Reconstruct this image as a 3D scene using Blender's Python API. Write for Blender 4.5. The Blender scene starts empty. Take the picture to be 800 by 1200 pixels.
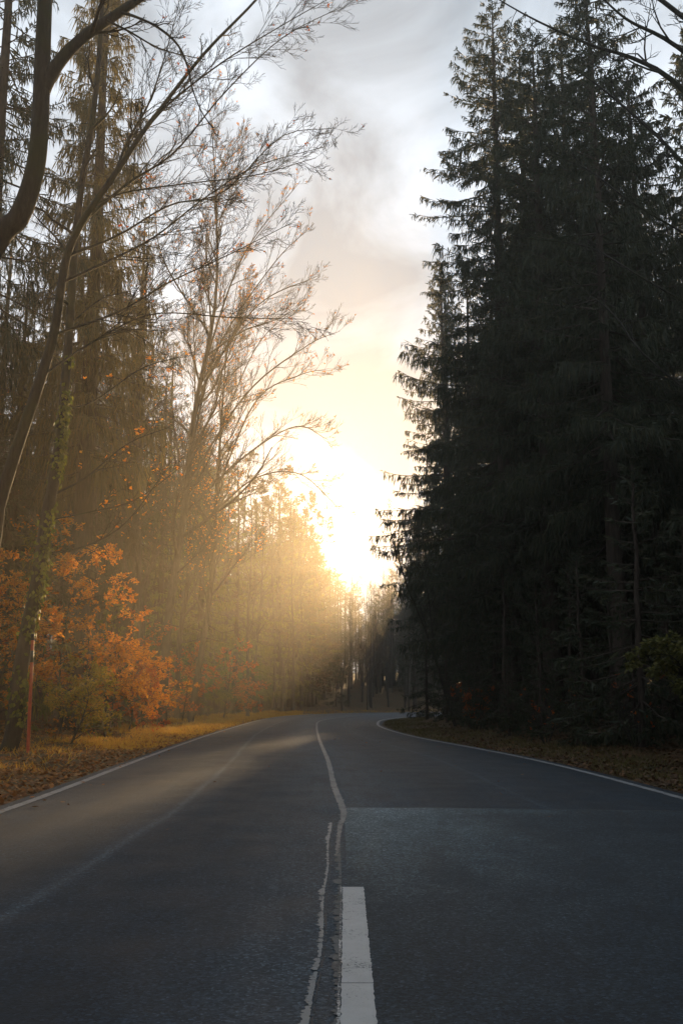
import bpy, math, random
import numpy as np
from mathutils import Vector

scene = bpy.context.scene
COL = scene.collection
PI = math.pi
GREEN_OK = True

# ------------------------------------------------------------------ camera frame
CAM_H = 1.1
TILT = math.atan((820 - 600) / 1167.0)
F = 1167.0


def at(x, y, depth_y):
    """world point at distance depth_y down the road for a spot measured on the photograph"""
    u, v = (x - 400) / F, (600 - y) / F
    c, s = math.cos(TILT), math.sin(TILT)
    d = np.array([u, c - v * s, s + v * c])
    return np.array([0, 0, CAM_H]) + d * (depth_y / d[1])


# ------------------------------------------------------------------ mesh helpers
class MB:
    def __init__(self):
        self.v, self.f, self.n = [], [], 0

    def add(self, verts, faces):
        verts = np.asarray(verts, float).reshape(-1, 3)
        self.v.append(verts)
        for f in (faces if isinstance(faces, list) else [faces]):
            self.f.append(np.asarray(f, int) + self.n)
        self.n += len(verts)

    def build(self, name, mats, parent=None, smooth=False, mat_idx=None):
        me = bpy.data.meshes.new(name)
        V = np.concatenate(self.v) if self.v else np.zeros((0, 3))
        loops = np.concatenate([f.ravel() for f in self.f])
        tot = np.concatenate([np.full(len(f), f.shape[1]) for f in self.f])
        start = np.concatenate([[0], np.cumsum(tot)[:-1]])
        me.vertices.add(len(V)); me.vertices.foreach_set('co', V.ravel())
        me.loops.add(len(loops)); me.loops.foreach_set('vertex_index', loops)
        me.polygons.add(len(tot)); me.polygons.foreach_set('loop_start', start)
        me.polygons.foreach_set('loop_total', tot)
        if smooth:
            me.polygons.foreach_set('use_smooth', np.ones(len(tot), bool))
        for m in (mats if isinstance(mats, (list, tuple)) else [mats]):
            me.materials.append(m)
        me.update(calc_edges=True)
        me.validate()
        o = bpy.data.objects.new(name, me)
        COL.objects.link(o)
        if parent:
            o.parent = parent
        return o


def unit(a):
    return a / np.maximum(np.linalg.norm(a, axis=-1, keepdims=True), 1e-9)


def tubes(mb, P, R, sides=5):
    """P (N,n,3) paths, R (N,n) radii -> batch of tubes"""
    P = np.asarray(P, float); R = np.asarray(R, float)
    if P.ndim == 2:
        P, R = P[None], R[None]
    N, n, _ = P.shape
    T = np.empty_like(P)
    T[:, 1:-1] = P[:, 2:] - P[:, :-2]
    T[:, 0] = P[:, 1] - P[:, 0]; T[:, -1] = P[:, -1] - P[:, -2]
    T = unit(T)
    D = unit(P[:, -1] - P[:, 0])
    ref = np.where(np.abs(D[:, 2:3]) > .8, np.array([[1., .13, 0]]), np.array([[.1, .05, 1.]]))[:, None, :]
    A = unit(np.cross(T, np.broadcast_to(ref, T.shape))); B = np.cross(T, A)
    ang = np.arange(sides) * 2 * PI / sides
    ring = A[:, :, None] * np.cos(ang)[None, None, :, None] + B[:, :, None] * np.sin(ang)[None, None, :, None]
    V = P[:, :, None] + ring * R[:, :, None, None]
    i = np.arange(N)[:, None, None] * n * sides + np.arange(n - 1)[None, :, None] * sides
    k = np.arange(sides)[None, None, :]; k2 = (k + 1) % sides
    Q = np.stack([i + k, i + k2, i + sides + k2, i + sides + k], -1).reshape(-1, 4)
    mb.add(V.reshape(-1, 3), Q)


def blades(mb, base, d, length, width, face=None, rng=None, mid=.45):
    """diamond-shaped slips from base along d"""
    base = np.asarray(base, float).reshape(-1, 3); d = unit(np.asarray(d, float).reshape(-1, 3))
    N = len(base)
    if N == 0:
        return
    if face is None:
        face = rng.normal(size=(N, 3))
    s = unit(np.cross(d, face))
    length = np.broadcast_to(np.asarray(length, float), (N,))[:, None]
    width = np.broadcast_to(np.asarray(width, float), (N,))[:, None] / 2
    m = base + d * length * mid
    V = np.stack([base, m + s * width, base + d * length, m - s * width], 1)
    mb.add(V.reshape(-1, 3), np.arange(N * 4).reshape(-1, 4))


def smooth_path(pts, n):
    """Catmull-Rom through pts (k, m), n points"""
    p = np.asarray(pts, float)
    p = np.vstack([2 * p[0] - p[1], p, 2 * p[-1] - p[-2]])
    k = len(p) - 3
    t = np.linspace(0, k - 1e-6, n)
    i = t.astype(int); u = (t - i)[:, None]
    a, b, c, d = p[i], p[i + 1], p[i + 2], p[i + 3]
    return .5 * (2 * b + (c - a) * u + (2 * a - 5 * b + 4 * c - d) * u ** 2 + (3 * b - a - 3 * c + d) * u ** 3)


def tag(o, label=None, cat=None, group=None, kind=None):
    if label: o['label'] = label
    if cat: o['category'] = cat
    if group: o['group'] = group
    if kind: o['kind'] = kind
    return o


def empty(name, loc=(0, 0, 0)):
    o = bpy.data.objects.new(name, None)
    o.empty_display_size = .3
    COL.objects.link(o); o.location = loc
    return o


def copy_thing(root, loc, rz, scale, label, group):
    c = root.copy(); COL.objects.link(c)
    for ch in root.children:
        k = ch.copy(); COL.objects.link(k); k.parent = c
    c.location = loc; c.rotation_euler = (0, 0, rz); c.scale = (scale[0], scale[0], scale[1])
    c['label'] = label; c['group'] = group
    return c


# ------------------------------------------------------------------ materials
class NT:
    def __init__(self, name):
        self.m = bpy.data.materials.new(name); self.m.use_nodes = True
        self.t = self.m.node_tree; self.t.nodes.clear()
        self.out = self.t.nodes.new('ShaderNodeOutputMaterial')

    def n(self, typ, **kw):
        nd = self.t.nodes.new(typ)
        for k, v in kw.items():
            if k.startswith('i_'):
                nd.inputs[k[2:].replace('_', ' ')].default_value = v
            else:
                setattr(nd, k, v)
        return nd

    def l(self, a, b):
        self.t.links.new(a, b)

    def noise(self, vec, scale, detail=4, rough=.55):
        nd = self.n('ShaderNodeTexNoise'); nd.inputs['Scale'].default_value = scale
        nd.inputs['Detail'].default_value = detail; nd.inputs['Roughness'].default_value = rough
        if vec is not None: self.l(vec, nd.inputs['Vector'])
        return nd.outputs['Fac']

    def ramp(self, fac, stops, interp='LINEAR'):
        nd = self.n('ShaderNodeValToRGB'); cr = nd.color_ramp; cr.interpolation = interp
        while len(cr.elements) < len(stops): cr.elements.new(.5)
        for e, (p, c) in zip(cr.elements, stops):
            e.position = p; e.color = (*c, 1) if len(c) == 3 else c
        self.l(fac, nd.inputs[0]); return nd.outputs[0]

    def math(self, op, a, b=None, clamp=False):
        nd = self.n('ShaderNodeMath', operation=op, use_clamp=clamp)
        for i, x in enumerate((a, b)):
            if x is None: continue
            if isinstance(x, (int, float)): nd.inputs[i].default_value = x
            else: self.l(x, nd.inputs[i])
        return nd.outputs[0]

    def mix(self, fac, a, b, blend='MIX'):
        nd = self.n('ShaderNodeMix', data_type='RGBA', blend_type=blend)
        for s, x in ((0, fac), (6, a), (7, b)):
            if isinstance(x, (int, float)): nd.inputs[s].default_value = x
            elif isinstance(x, tuple): nd.inputs[s].default_value = (*x, 1) if len(x) == 3 else x
            else: self.l(x, nd.inputs[s])
        return nd.outputs[2]

    def bump(self, h, strength=.5, dist=.02):
        nd = self.n('ShaderNodeBump'); nd.inputs['Strength'].default_value = strength
        nd.inputs['Distance'].default_value = dist
        self.l(h, nd.inputs['Height']); return nd.outputs[0]

    def pbr(self, col, rough=.8, normal=None, spec=.4):
        nd = self.n('ShaderNodeBsdfPrincipled')
        if isinstance(col, tuple): nd.inputs['Base Color'].default_value = (*col, 1)
        else: self.l(col, nd.inputs['Base Color'])
        if isinstance(rough, (int, float)): nd.inputs['Roughness'].default_value = rough
        else: self.l(rough, nd.inputs['Roughness'])
        nd.inputs['Specular IOR Level'].default_value = spec
        if normal is not None: self.l(normal, nd.inputs['Normal'])
        return nd

    def fin(self, sh):
        self.l(sh.outputs[0], self.out.inputs['Surface']); return self.m


def leaf_mat(name, stops, trans=.45, tint=1.6, rough=.6):
    """leaf colour varies leaf by leaf; part of the light passes through"""
    t = NT(name)
    isl = t.n('ShaderNodeNewGeometry').outputs['Random Per Island']
    c = t.ramp(isl, stops)
    d = t.pbr(c, rough, spec=.25)
    tr = t.n('ShaderNodeBsdfTranslucent')
    t.l(t.mix(1.0, c, (tint, tint, tint), 'MULTIPLY'), tr.inputs['Color'])
    mx = t.n('ShaderNodeMixShader'); mx.inputs[0].default_value = trans
    t.l(d.outputs[0], mx.inputs[1]); t.l(tr.outputs[0], mx.inputs[2])
    return t.fin(mx)


def bark_mat(name, c1, c2, moss=None, scale=1.0):
    t = NT(name)
    co = t.n('ShaderNodeTexCoord').outputs['Object']
    mp = t.n('ShaderNodeMapping'); mp.inputs['Scale'].default_value = (9 * scale, 9 * scale, 1.6 * scale)
    t.l(co, mp.inputs['Vector'])
    a = t.noise(mp.outputs[0], 2.2, 6, .65)
    c = t.ramp(a, [(.3, c1), (.7, c2)])
    if moss:
        b = t.noise(co, .9, 5, .6)
        f = t.ramp(b, [(.48, (0, 0, 0)), (.62, (1, 1, 1))])
        c = t.mix(f, c, moss)
    return t.fin(t.pbr(c, .85, t.bump(a, .9, .03), .25))


M = {}
M['spruce_bark'] = bark_mat('spruce_bark', (.022, .017, .013), (.075, .053, .04))
M['dark_bark'] = bark_mat('dark_bark', (.014, .012, .010), (.045, .038, .031), (.028, .03, .012))
M['grey_bark'] = bark_mat('grey_bark', (.035, .029, .023), (.105, .085, .066))
M['needle'] = leaf_mat('spruce_needles', [(0, (.020, .030, .018)), (.6, (.034, .043, .022)), (1, (.055, .052, .022))], .3, 1.6)
M['needle_warm'] = leaf_mat('warm_spruce_needles', [(0, (.04, .042, .018)), (.6, (.075, .062, .022)), (1, (.11, .075, .022))], .42, 2.0)
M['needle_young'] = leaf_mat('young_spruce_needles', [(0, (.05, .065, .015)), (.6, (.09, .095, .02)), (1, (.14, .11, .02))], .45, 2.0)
M['orange_leaf'] = leaf_mat('orange_beech_leaf', [(0, (.34, .10, .014)), (.45, (.52, .185, .022)), (.85, (.60, .28, .035)), (1, (.28, .13, .03))], .62, 1.6)
M['red_leaf'] = leaf_mat('red_brown_leaf', [(0, (.25, .05, .015)), (.6, (.4, .09, .018)), (1, (.45, .17, .03))], .5, 1.5)
M['yellow_leaf'] = leaf_mat('yellow_green_leaf', [(0, (.16, .15, .02)), (.5, (.28, .2, .02)), (1, (.38, .22, .03))], .5, 1.5)
M['green_leaf'] = leaf_mat('olive_shrub_leaf', [(0, (.07, .08, .02)), (.6, (.12, .12, .03)), (1, (.18, .15, .04))], .4, 1.4)
M['ivy_leaf'] = leaf_mat('ivy_leaf', [(0, (.05, .07, .012)), (.6, (.11, .13, .02)), (1, (.2, .2, .03))], .45, 1.6)
M['brown_leaf'] = leaf_mat('withered_brown_leaf', [(0, (.06, .042, .022)), (.6, (.10, .065, .03)), (1, (.14, .085, .035))], .35, 1.3)
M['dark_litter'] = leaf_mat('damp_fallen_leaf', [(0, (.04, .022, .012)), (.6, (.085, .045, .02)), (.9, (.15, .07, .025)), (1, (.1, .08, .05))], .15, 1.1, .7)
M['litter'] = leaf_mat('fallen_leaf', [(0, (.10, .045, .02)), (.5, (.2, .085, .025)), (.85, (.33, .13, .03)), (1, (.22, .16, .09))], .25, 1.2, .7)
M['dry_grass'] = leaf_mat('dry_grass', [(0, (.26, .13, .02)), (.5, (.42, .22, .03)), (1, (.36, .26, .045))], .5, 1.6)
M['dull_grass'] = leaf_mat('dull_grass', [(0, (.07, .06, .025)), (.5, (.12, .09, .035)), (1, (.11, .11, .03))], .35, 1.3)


def ground_mat():
    t = NT('forest_floor')
    co = t.n('ShaderNodeTexCoord').outputs['Object']
    a = t.noise(co, 1.1, 8, .65); b = t.noise(co, 22, 6, .7)
    c = t.ramp(b, [(.3, (.035, .022, .014)), (.5, (.085, .045, .02)), (.7, (.16, .075, .025))])
    c = t.mix(t.ramp(a, [(.4, (0, 0, 0)), (.62, (1, 1, 1))]), c, (.06, .05, .022))
    return t.fin(t.pbr(c, .9, t.bump(b, .9, .06), .2))


def road_mat():
    t = NT('worn_asphalt')
    uv = t.n('ShaderNodeUVMap'); uv.uv_map = 'lanes'
    sep = t.n('ShaderNodeSeparateXYZ'); t.l(uv.outputs[0], sep.inputs[0])
    u, v = sep.outputs[0], sep.outputs[1]
    co = t.n('ShaderNodeTexCoord').outputs['Object']
    agg = t.noise(co, 95, 3, .7)                       # stones in the asphalt
    fine = t.noise(co, 260, 2, .6)
    mott = t.noise(co, 1.6, 5, .6)
    # long streaks down the lane
    mp = t.n('ShaderNodeMapping'); mp.inputs['Scale'].default_value = (60, .25, 1); t.l(uv.outputs[0], mp.inputs[0])
    streak = t.noise(mp.outputs[0], 1.0, 5, .6)
    # wobble u a little
    mpw = t.n('ShaderNodeMapping'); mpw.inputs['Scale'].default_value = (0, .35, 1); t.l(uv.outputs[0], mpw.inputs[0])
    wob = t.math('MULTIPLY', t.math('SUBTRACT', t.noise(mpw.outputs[0], 1.0, 3), .5), .02)
    uw = t.math('ADD', u, wob)
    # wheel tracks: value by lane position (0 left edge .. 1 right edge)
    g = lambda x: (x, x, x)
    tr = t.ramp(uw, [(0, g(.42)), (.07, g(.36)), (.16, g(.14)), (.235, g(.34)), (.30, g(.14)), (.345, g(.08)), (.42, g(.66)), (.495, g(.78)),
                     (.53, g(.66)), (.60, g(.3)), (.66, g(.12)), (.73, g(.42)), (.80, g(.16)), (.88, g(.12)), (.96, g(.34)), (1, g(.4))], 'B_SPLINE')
    # pale tar joint in the left lane and one in the right
    def line(pos, w, amt):
        d = t.math('ABSOLUTE', t.math('SUBTRACT', uw, pos))
        return t.math('MULTIPLY', t.math('SUBTRACT', 1.0, t.math('DIVIDE', d, w), True), amt)
    ln = t.math('ADD', line(.252, .011, .5), line(.735, .008, .28))
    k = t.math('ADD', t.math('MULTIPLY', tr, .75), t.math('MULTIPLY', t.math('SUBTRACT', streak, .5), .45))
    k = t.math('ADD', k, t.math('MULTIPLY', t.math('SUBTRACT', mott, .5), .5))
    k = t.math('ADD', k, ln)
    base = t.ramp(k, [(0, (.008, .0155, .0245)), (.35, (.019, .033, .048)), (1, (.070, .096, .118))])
    vo = t.n('ShaderNodeTexVoronoi'); vo.inputs['Scale'].default_value = 75; t.l(co, vo.inputs['Vector'])
    stone = t.n('ShaderNodeSeparateXYZ'); t.l(vo.outputs['Color'], stone.inputs[0])
    sp = t.math('ADD', t.math('MULTIPLY', stone.outputs[0], .55), t.math('MULTIPLY', agg, .6))
    spc = t.ramp(t.math('ADD', sp, t.math('MULTIPLY', fine, .2)), [(.3, g(.3)), (.66, g(.8)), (.92, g(1.6)), (1.0, g(3.4))])
    col = t.mix(1.0, base, spc, 'MULTIPLY')
    # hairline cracks, only here and there
    wv = t.n('ShaderNodeMapping'); wv.inputs['Scale'].default_value = (1.1, .45, 1); t.l(co, wv.inputs[0])
    dn = t.n('ShaderNodeTexNoise'); dn.inputs['Scale'].default_value = 2.5; dn.inputs['Detail'].default_value = 6; t.l(co, dn.inputs['Vector'])
    va = t.n('ShaderNodeVectorMath', operation='ADD'); t.l(wv.outputs[0], va.inputs[0])
    vs = t.n('ShaderNodeVectorMath', operation='SCALE'); vs.inputs['Scale'].default_value = .55; t.l(dn.outputs['Color'], vs.inputs[0]); t.l(vs.outputs[0], va.inputs[1])
    vc = t.n('ShaderNodeTexVoronoi', feature='DISTANCE_TO_EDGE'); vc.inputs['Scale'].default_value = .8; t.l(va.outputs[0], vc.inputs['Vector'])
    crack = t.ramp(vc.outputs['Distance'], [(.0, g(1)), (.007, g(0))])
    msk = t.ramp(t.noise(co, .45, 4), [(.52, g(0)), (.6, g(.75))])
    col = t.mix(t.math('MULTIPLY', crack, msk), col, (.008, .009, .010))
    # old damp and oil stains along the lanes
    mo = t.n('ShaderNodeMapping'); mo.inputs['Scale'].default_value = (2.2, .5, 1); t.l(co, mo.inputs[0])
    stn = t.ramp(t.noise(mo.outputs[0], 1.0, 5, .6), [(.5, g(0)), (.68, g(.55))])
    col = t.mix(stn, col, (.014, .017, .020))
    rough = t.math('ADD', .70, t.math('MULTIPLY', t.math('SUBTRACT', mott, .5), .4))
    return t.fin(t.pbr(col, rough, t.bump(sp, .9, .01), .3))


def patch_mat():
    """lighter resurfaced strip across the right lane, sheen falloff painted into its colour"""
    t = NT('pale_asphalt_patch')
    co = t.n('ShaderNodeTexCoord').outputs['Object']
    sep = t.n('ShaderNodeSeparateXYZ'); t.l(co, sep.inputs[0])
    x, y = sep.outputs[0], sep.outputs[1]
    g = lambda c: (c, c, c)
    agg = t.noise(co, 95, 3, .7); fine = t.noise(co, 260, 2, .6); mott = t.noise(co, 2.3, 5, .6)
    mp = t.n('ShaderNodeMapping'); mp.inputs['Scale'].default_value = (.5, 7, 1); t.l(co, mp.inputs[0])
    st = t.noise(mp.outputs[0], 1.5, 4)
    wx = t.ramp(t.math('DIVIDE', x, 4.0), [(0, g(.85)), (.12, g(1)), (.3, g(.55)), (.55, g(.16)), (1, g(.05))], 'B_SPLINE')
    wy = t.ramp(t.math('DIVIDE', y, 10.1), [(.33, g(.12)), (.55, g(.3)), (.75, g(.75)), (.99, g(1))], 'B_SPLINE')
    k = t.math('MULTIPLY', wx, wy)  # painted sheen and shading, fading to the right and towards the viewer
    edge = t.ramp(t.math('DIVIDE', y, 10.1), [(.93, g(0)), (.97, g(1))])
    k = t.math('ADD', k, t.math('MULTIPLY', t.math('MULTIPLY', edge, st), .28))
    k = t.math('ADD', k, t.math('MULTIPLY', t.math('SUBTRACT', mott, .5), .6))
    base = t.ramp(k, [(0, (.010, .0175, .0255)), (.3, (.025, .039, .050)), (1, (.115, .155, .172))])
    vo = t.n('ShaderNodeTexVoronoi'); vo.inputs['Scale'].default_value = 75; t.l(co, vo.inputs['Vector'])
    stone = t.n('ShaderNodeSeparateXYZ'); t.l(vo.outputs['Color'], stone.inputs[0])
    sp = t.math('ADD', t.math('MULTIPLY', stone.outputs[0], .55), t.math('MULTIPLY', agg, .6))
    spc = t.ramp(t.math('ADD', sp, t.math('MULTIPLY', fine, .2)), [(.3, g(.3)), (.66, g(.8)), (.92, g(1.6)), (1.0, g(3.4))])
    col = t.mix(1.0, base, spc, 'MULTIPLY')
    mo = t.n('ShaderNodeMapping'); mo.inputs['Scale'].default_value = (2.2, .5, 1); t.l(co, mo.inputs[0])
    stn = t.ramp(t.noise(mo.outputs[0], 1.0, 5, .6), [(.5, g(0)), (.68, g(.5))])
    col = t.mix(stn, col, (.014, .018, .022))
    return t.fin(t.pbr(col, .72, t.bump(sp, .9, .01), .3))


def paint_mat(name, c, wear, soft=.16, sc=70):
    t = NT(name)
    co = t.n('ShaderNodeTexCoord').outputs['Object']
    a = t.noise(co, sc, 4, .75); b = t.noise(co, 3.5, 6, .7)
    k = t.math('ADD', t.math('MULTIPLY', a, .7), t.math('MULTIPLY', b, .5))
    f = t.ramp(k, [(wear, (1, 1, 1)), (wear + soft, (0, 0, 0))])
    dirt = t.mix(t.noise(co, 9, 5), tuple(x * .7 for x in c), c)
    col = t.mix(f, dirt, (.030, .036, .042))
    return t.fin(t.pbr(col, .65, t.bump(a, .3, .004), .4))


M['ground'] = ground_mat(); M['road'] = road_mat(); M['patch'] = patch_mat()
M['paint'] = paint_mat('white_road_paint', (.50, .50, .49), .46, .08, 90)
M['old_paint'] = paint_mat('worn_road_paint', (.22, .23, .24), .50, .08, 60)
M['faint_paint'] = paint_mat('faint_road_paint', (.18, .188, .19), .51, .08, 60)
M['tar'] = paint_mat('tar_joint', (.010, .012, .014), .6)
M['paint_rim'] = paint_mat('lit_paint_rim', (.6, .6, .58), .56)
M['seam'] = paint_mat('faint_grey_seam', (.10, .11, .115), .53, .07, 110)
M['joint'] = paint_mat('pale_crumbled_joint', (.26, .27, .27), .47, .07, 110)


def plain(name, c1, c2, sc, rough):
    t = NT(name); co = t.n('ShaderNodeTexCoord').outputs['Object']
    a = t.noise(co, sc, 5)
    return t.fin(t.pbr(t.ramp(a, [(.35, c1), (.65, c2)]), rough, t.bump(a, .2, .004)))


M['pole_red'] = plain('weathered_red_paint', (.42, .05, .018), (.55, .08, .025), 14, .55)
M['pole_black'] = plain('black_paint', (.012, .012, .012), (.03, .028, .026), 20, .5)

# ------------------------------------------------------------------ road line
LEFT = [(-3.5, -14), (-3.5, -4), (-3.5, 4), (-3.5, 10.6), (-3.83, 18.4), (-4.2, 30), (-4.4, 42), (-4.5, 52), (-4.35, 61), (-3.5, 71), (-1.1, 79), (3, 85.5), (9, 90.5), (20, 95), (40, 99)]
RIGHT = [(3.75, -14), (3.8, -4), (3.85, 4), (3.95, 11), (3.62, 19), (2.3, 30), (1.75, 40), (1.9, 48), (2.5, 55), (4.0, 62), (6.3, 68), (9.5, 72.5), (13.5, 76), (23, 80.5), (42, 85)]
NR = 240
Lp, Rp = smooth_path(LEFT, NR), smooth_path(RIGHT, NR)
Cp = (Lp + Rp) / 2


POLY = np.concatenate([Lp[::2], Rp[::-2]])


def road_d(x, y):
    """distance outside the road edge (negative on the asphalt)"""
    x = np.atleast_1d(np.asarray(x, float)); y = np.atleast_1d(np.asarray(y, float))
    out = np.empty(x.shape)
    A, B = POLY, np.roll(POLY, -1, 0)
    AB = B - A; l2 = np.maximum((AB ** 2).sum(1), 1e-12)
    for s in range(0, x.size, 12000):
        xs, ys = x.ravel()[s:s + 12000, None], y.ravel()[s:s + 12000, None]
        t = np.clip(((xs - A[:, 0]) * AB[:, 0] + (ys - A[:, 1]) * AB[:, 1]) / l2, 0, 1)
        dd = np.hypot(xs - A[:, 0] - t * AB[:, 0], ys - A[:, 1] - t * AB[:, 1]).min(1)
        cr = (A[:, 1] > ys) != (B[:, 1] > ys)
        xc = A[:, 0] + (ys - A[:, 1]) * AB[:, 0] / np.where(np.abs(AB[:, 1]) < 1e-9, 1e-9, AB[:, 1])
        inside = (cr & (xs < xc)).sum(1) % 2 == 1
        out.ravel()[s:s + 12000] = np.where(inside, -dd, dd)
    return out


def lump(x, y):
    return (.05 * np.sin(1.3 * x + .7 * y) + .04 * np.sin(.6 * x - 1.1 * y + 1) + .03 * np.sin(2.9 * x + 2.1 * y + 2) +
            .02 * np.sin(5.3 * x - 3.7 * y))


def ground_z(x, y):
    x, y = np.asarray(x, float), np.asarray(y, float)
    d = road_d(x, y)
    up = np.clip((d - .6) / 6, 0, 1)
    z = .42 * up * up * (3 - 2 * up) + lump(x, y) * np.clip((d - .2) / 1.5, 0, 1)
    # rise added to the wood floor on every side, blocks low light from the horizon
    rise = .10 * np.clip(-x - 13, 0, None) + .13 * np.clip(x - 13, 0, None) * (y < 75) + .085 * np.clip(y - 96, 0, None)
    rise = rise * np.clip((d - 1) / 8, 0, 1)
    return np.where(d < .02, -.05, z + rise)


def gz(x, y):
    return float(ground_z(x, y)[0])


# ground sheet
gx = np.concatenate([np.arange(-70, -14, 2.), np.arange(-14, 12, .3), np.arange(12, 71, 2.)])
gy = np.concatenate([np.arange(-16, 4, 1.), np.arange(4, 70, .4), np.arange(70, 152, 1.5)])
GX, GY = np.meshgrid(gx, gy)
GZ = ground_z(GX.ravel(), GY.ravel())
mb = MB()
ny, nx = GX.shape
idx = np.arange(nx * ny).reshape(ny, nx)
Q = np.stack([idx[:-1, :-1], idx[:-1, 1:], idx[1:, 1:], idx[1:, :-1]], -1).reshape(-1, 4)
mb.add(np.stack([GX.ravel(), GY.ravel(), GZ], -1), Q)
tag(mb.build('ground', M['ground'], smooth=True), kind='structure')

# road sheet with lane coordinates
NU = 9
us = np.linspace(0, 1, NU)
V = Lp[:, None] * (1 - us)[None, :, None] + Rp[:, None] * us[None, :, None]
zz = .03 + .035 * (1 - (2 * us - 1) ** 2)              # slight camber


def road_z(u):
    return .03 + .035 * (1 - (2 * u - 1) ** 2)


V3 = np.concatenate([V, np.broadcast_to(zz[None, :, None], (NR, NU, 1))], -1)
skirtL = V3[:, :1] + np.array([-.05, 0, -.12]); skirtR = V3[:, -1:] + np.array([.05, 0, -.12])
V3 = np.concatenate([skirtL, V3, skirtR], 1); NC = NU + 2
idx = np.arange(NR * NC).reshape(NR, NC)
Q = np.stack([idx[:-1, :-1], idx[:-1, 1:], idx[1:, 1:], idx[1:, :-1]], -1).reshape(-1, 4)
mb = MB(); mb.add(V3.reshape(-1, 3), Q)
road = tag(mb.build('road', M['road'], smooth=True), kind='structure')
along = np.concatenate([[0], np.cumsum(np.hypot(*np.diff(Cp, axis=0).T))])
uvv = np.stack([np.broadcast_to(np.concatenate([[0], us, [1]])[None], (NR, NC)), np.broadcast_to(along[:, None], (NR, NC))], -1).reshape(-1, 2)
uvl = road.data.uv_layers.new(name='lanes')
li = np.empty(len(road.data.loops), int); road.data.loops.foreach_get('vertex_index', li)
uvl.data.foreach_set('uv', uvv[li].ravel())

rngm = np.random.default_rng(5)


def cx(y, xs):
    return np.interp(y, xs[:, 1], xs[:, 0])


def u_of(x, y):
    l, r = cx(y, Lp), cx(y, Rp)
    return (x - l) / (r - l)


def strip(name, mat, ctr, wl, wr, dz=.005, ragged=0., seed=1):
    """a painted strip lying on the road: ctr (n,2), ragged edge noise"""
    r = np.random.default_rng(seed)
    ctr = np.asarray(ctr, float); n = len(ctr)
    T = unit(np.gradient(ctr, axis=0)); Nn = np.stack([T[:, 1], -T[:, 0]], -1)
    a = ctr - Nn * (wl + ragged * r.normal(size=n))[:, None]
    b = ctr + Nn * (wr + ragged * r.normal(size=n))[:, None]
    def z(p):
        return road_z(np.clip(u_of(p[:, 0], p[:, 1]), 0, 1)) + dz
    za, zb = z(a), z(b)
    Vv = np.stack([np.c_[a, za], np.c_[b, zb]], 1).reshape(-1, 3)
    i = np.arange(n - 1) * 2
    mbb = MB(); mbb.add(Vv, np.stack([i, i + 1, i + 3, i + 2], -1))
    return mbb.build(name, mat, road)


lane = lambda u, a, b: (Lp * (1 - u) + Rp * u)[a:b]
# edge lines follow the arc of the road edges
for uu, sd in ((.026, 2), (.972, 3)):
    strip('edge_line', M['old_paint'], smooth_path(lane(uu, 0, NR), 1500), .055, .055, .005, .004, sd)
# narrow worn centre line, wandering like the photograph's
cl = smooth_path([(-.035, 7.0), (-.012, 8.6), (.02, 9.7), (-.09, 12.6), (-.25, 18.2), (-.58, 26.8), (-.92, 38), (-1.1, 48), (-.75, 54.5), (.5, 63), (3, 70), (8, 77.5), (18, 85)], 700)
tp = .008 + .028 * np.clip((cl[:, 1] - 7.2) / 3.5, 0, 1)
strip('centre_line', M['faint_paint'], cl, tp, tp, .005, .006, 4)
# the thick painted dash in front, cracked across once
for y0, y1 in ((1.6, 3.935), (3.942, 5.86)):
    ys = np.linspace(y0, y1, 90)
    strip('lane_dash', M['paint'], np.c_[np.interp(ys, [1.6, 5.86], [.048, .066]), ys], .058, .058, .007, .0018, int(y0 * 10))
    strip('dash_rim', M['paint_rim'], np.c_[np.interp(ys, [1.6, 5.86], [.048, .066]) - .066, ys], .005, .005, .0085, .0018, int(y0 * 10) + 1)  # lit left edge of the thick paint, put in as a brighter strip
# crumbled pale joint beside the dash
def fragments(name, mat, xf, y0, y1, wmin, wmax, lmin, lmax, gap, seed, dz=.004):
    """a broken line: ragged flakes of uneven length and width"""
    r = np.random.default_rng(seed); mbb = MB(); y = y0
    while y < y1:
        L = r.uniform(lmin, lmax) * (1 if r.random() < .6 else .35); n = max(4, int(L / .012))
        yy = np.linspace(y, y + L, n); s = np.sin(np.linspace(.15, PI - .15, n)) ** .35
        w = r.uniform(wmin, wmax) * s * r.uniform(.55, 1.25, n)
        xr = xf(yy) + r.normal(0, .0016, n) + .004 * s
        xl = xr - w
        z = road_z(np.clip(u_of(xr, yy), 0, 1)) + dz
        Vv = np.stack([np.stack([xl, yy, z], -1), np.stack([xr, yy, z], -1)], 1).reshape(-1, 3)
        i = np.arange(n - 1) * 2
        mbb.add(Vv, np.stack([i, i + 1, i + 3, i + 2], -1))
        y += L + r.uniform(.002, gap)
    return mbb.build(name, mat, road)


jx = lambda y: -.09 + .006 * np.sin(y * 3.1) - .012 * (y < 4.6) * (4.6 - y)
fragments('crumbled_joint', M['joint'], jx, 1.6, 8.85, .016, .036, .05, .5, .022, 12)
fragments('joint_crack', M['tar'], lambda y: jx(y) + .014, 1.6, 8.9, .004, .010, .1, .6, .10, 15, .0045)
fragments('centre_seam', M['seam'], lambda y: -.008 + .004 * np.sin(y * 2.3) + .03 * np.clip((y - 8) / 2, 0, 1), 1.6, 9.9, .016, .05, .02, .2, .03, 13, .0035)
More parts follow.
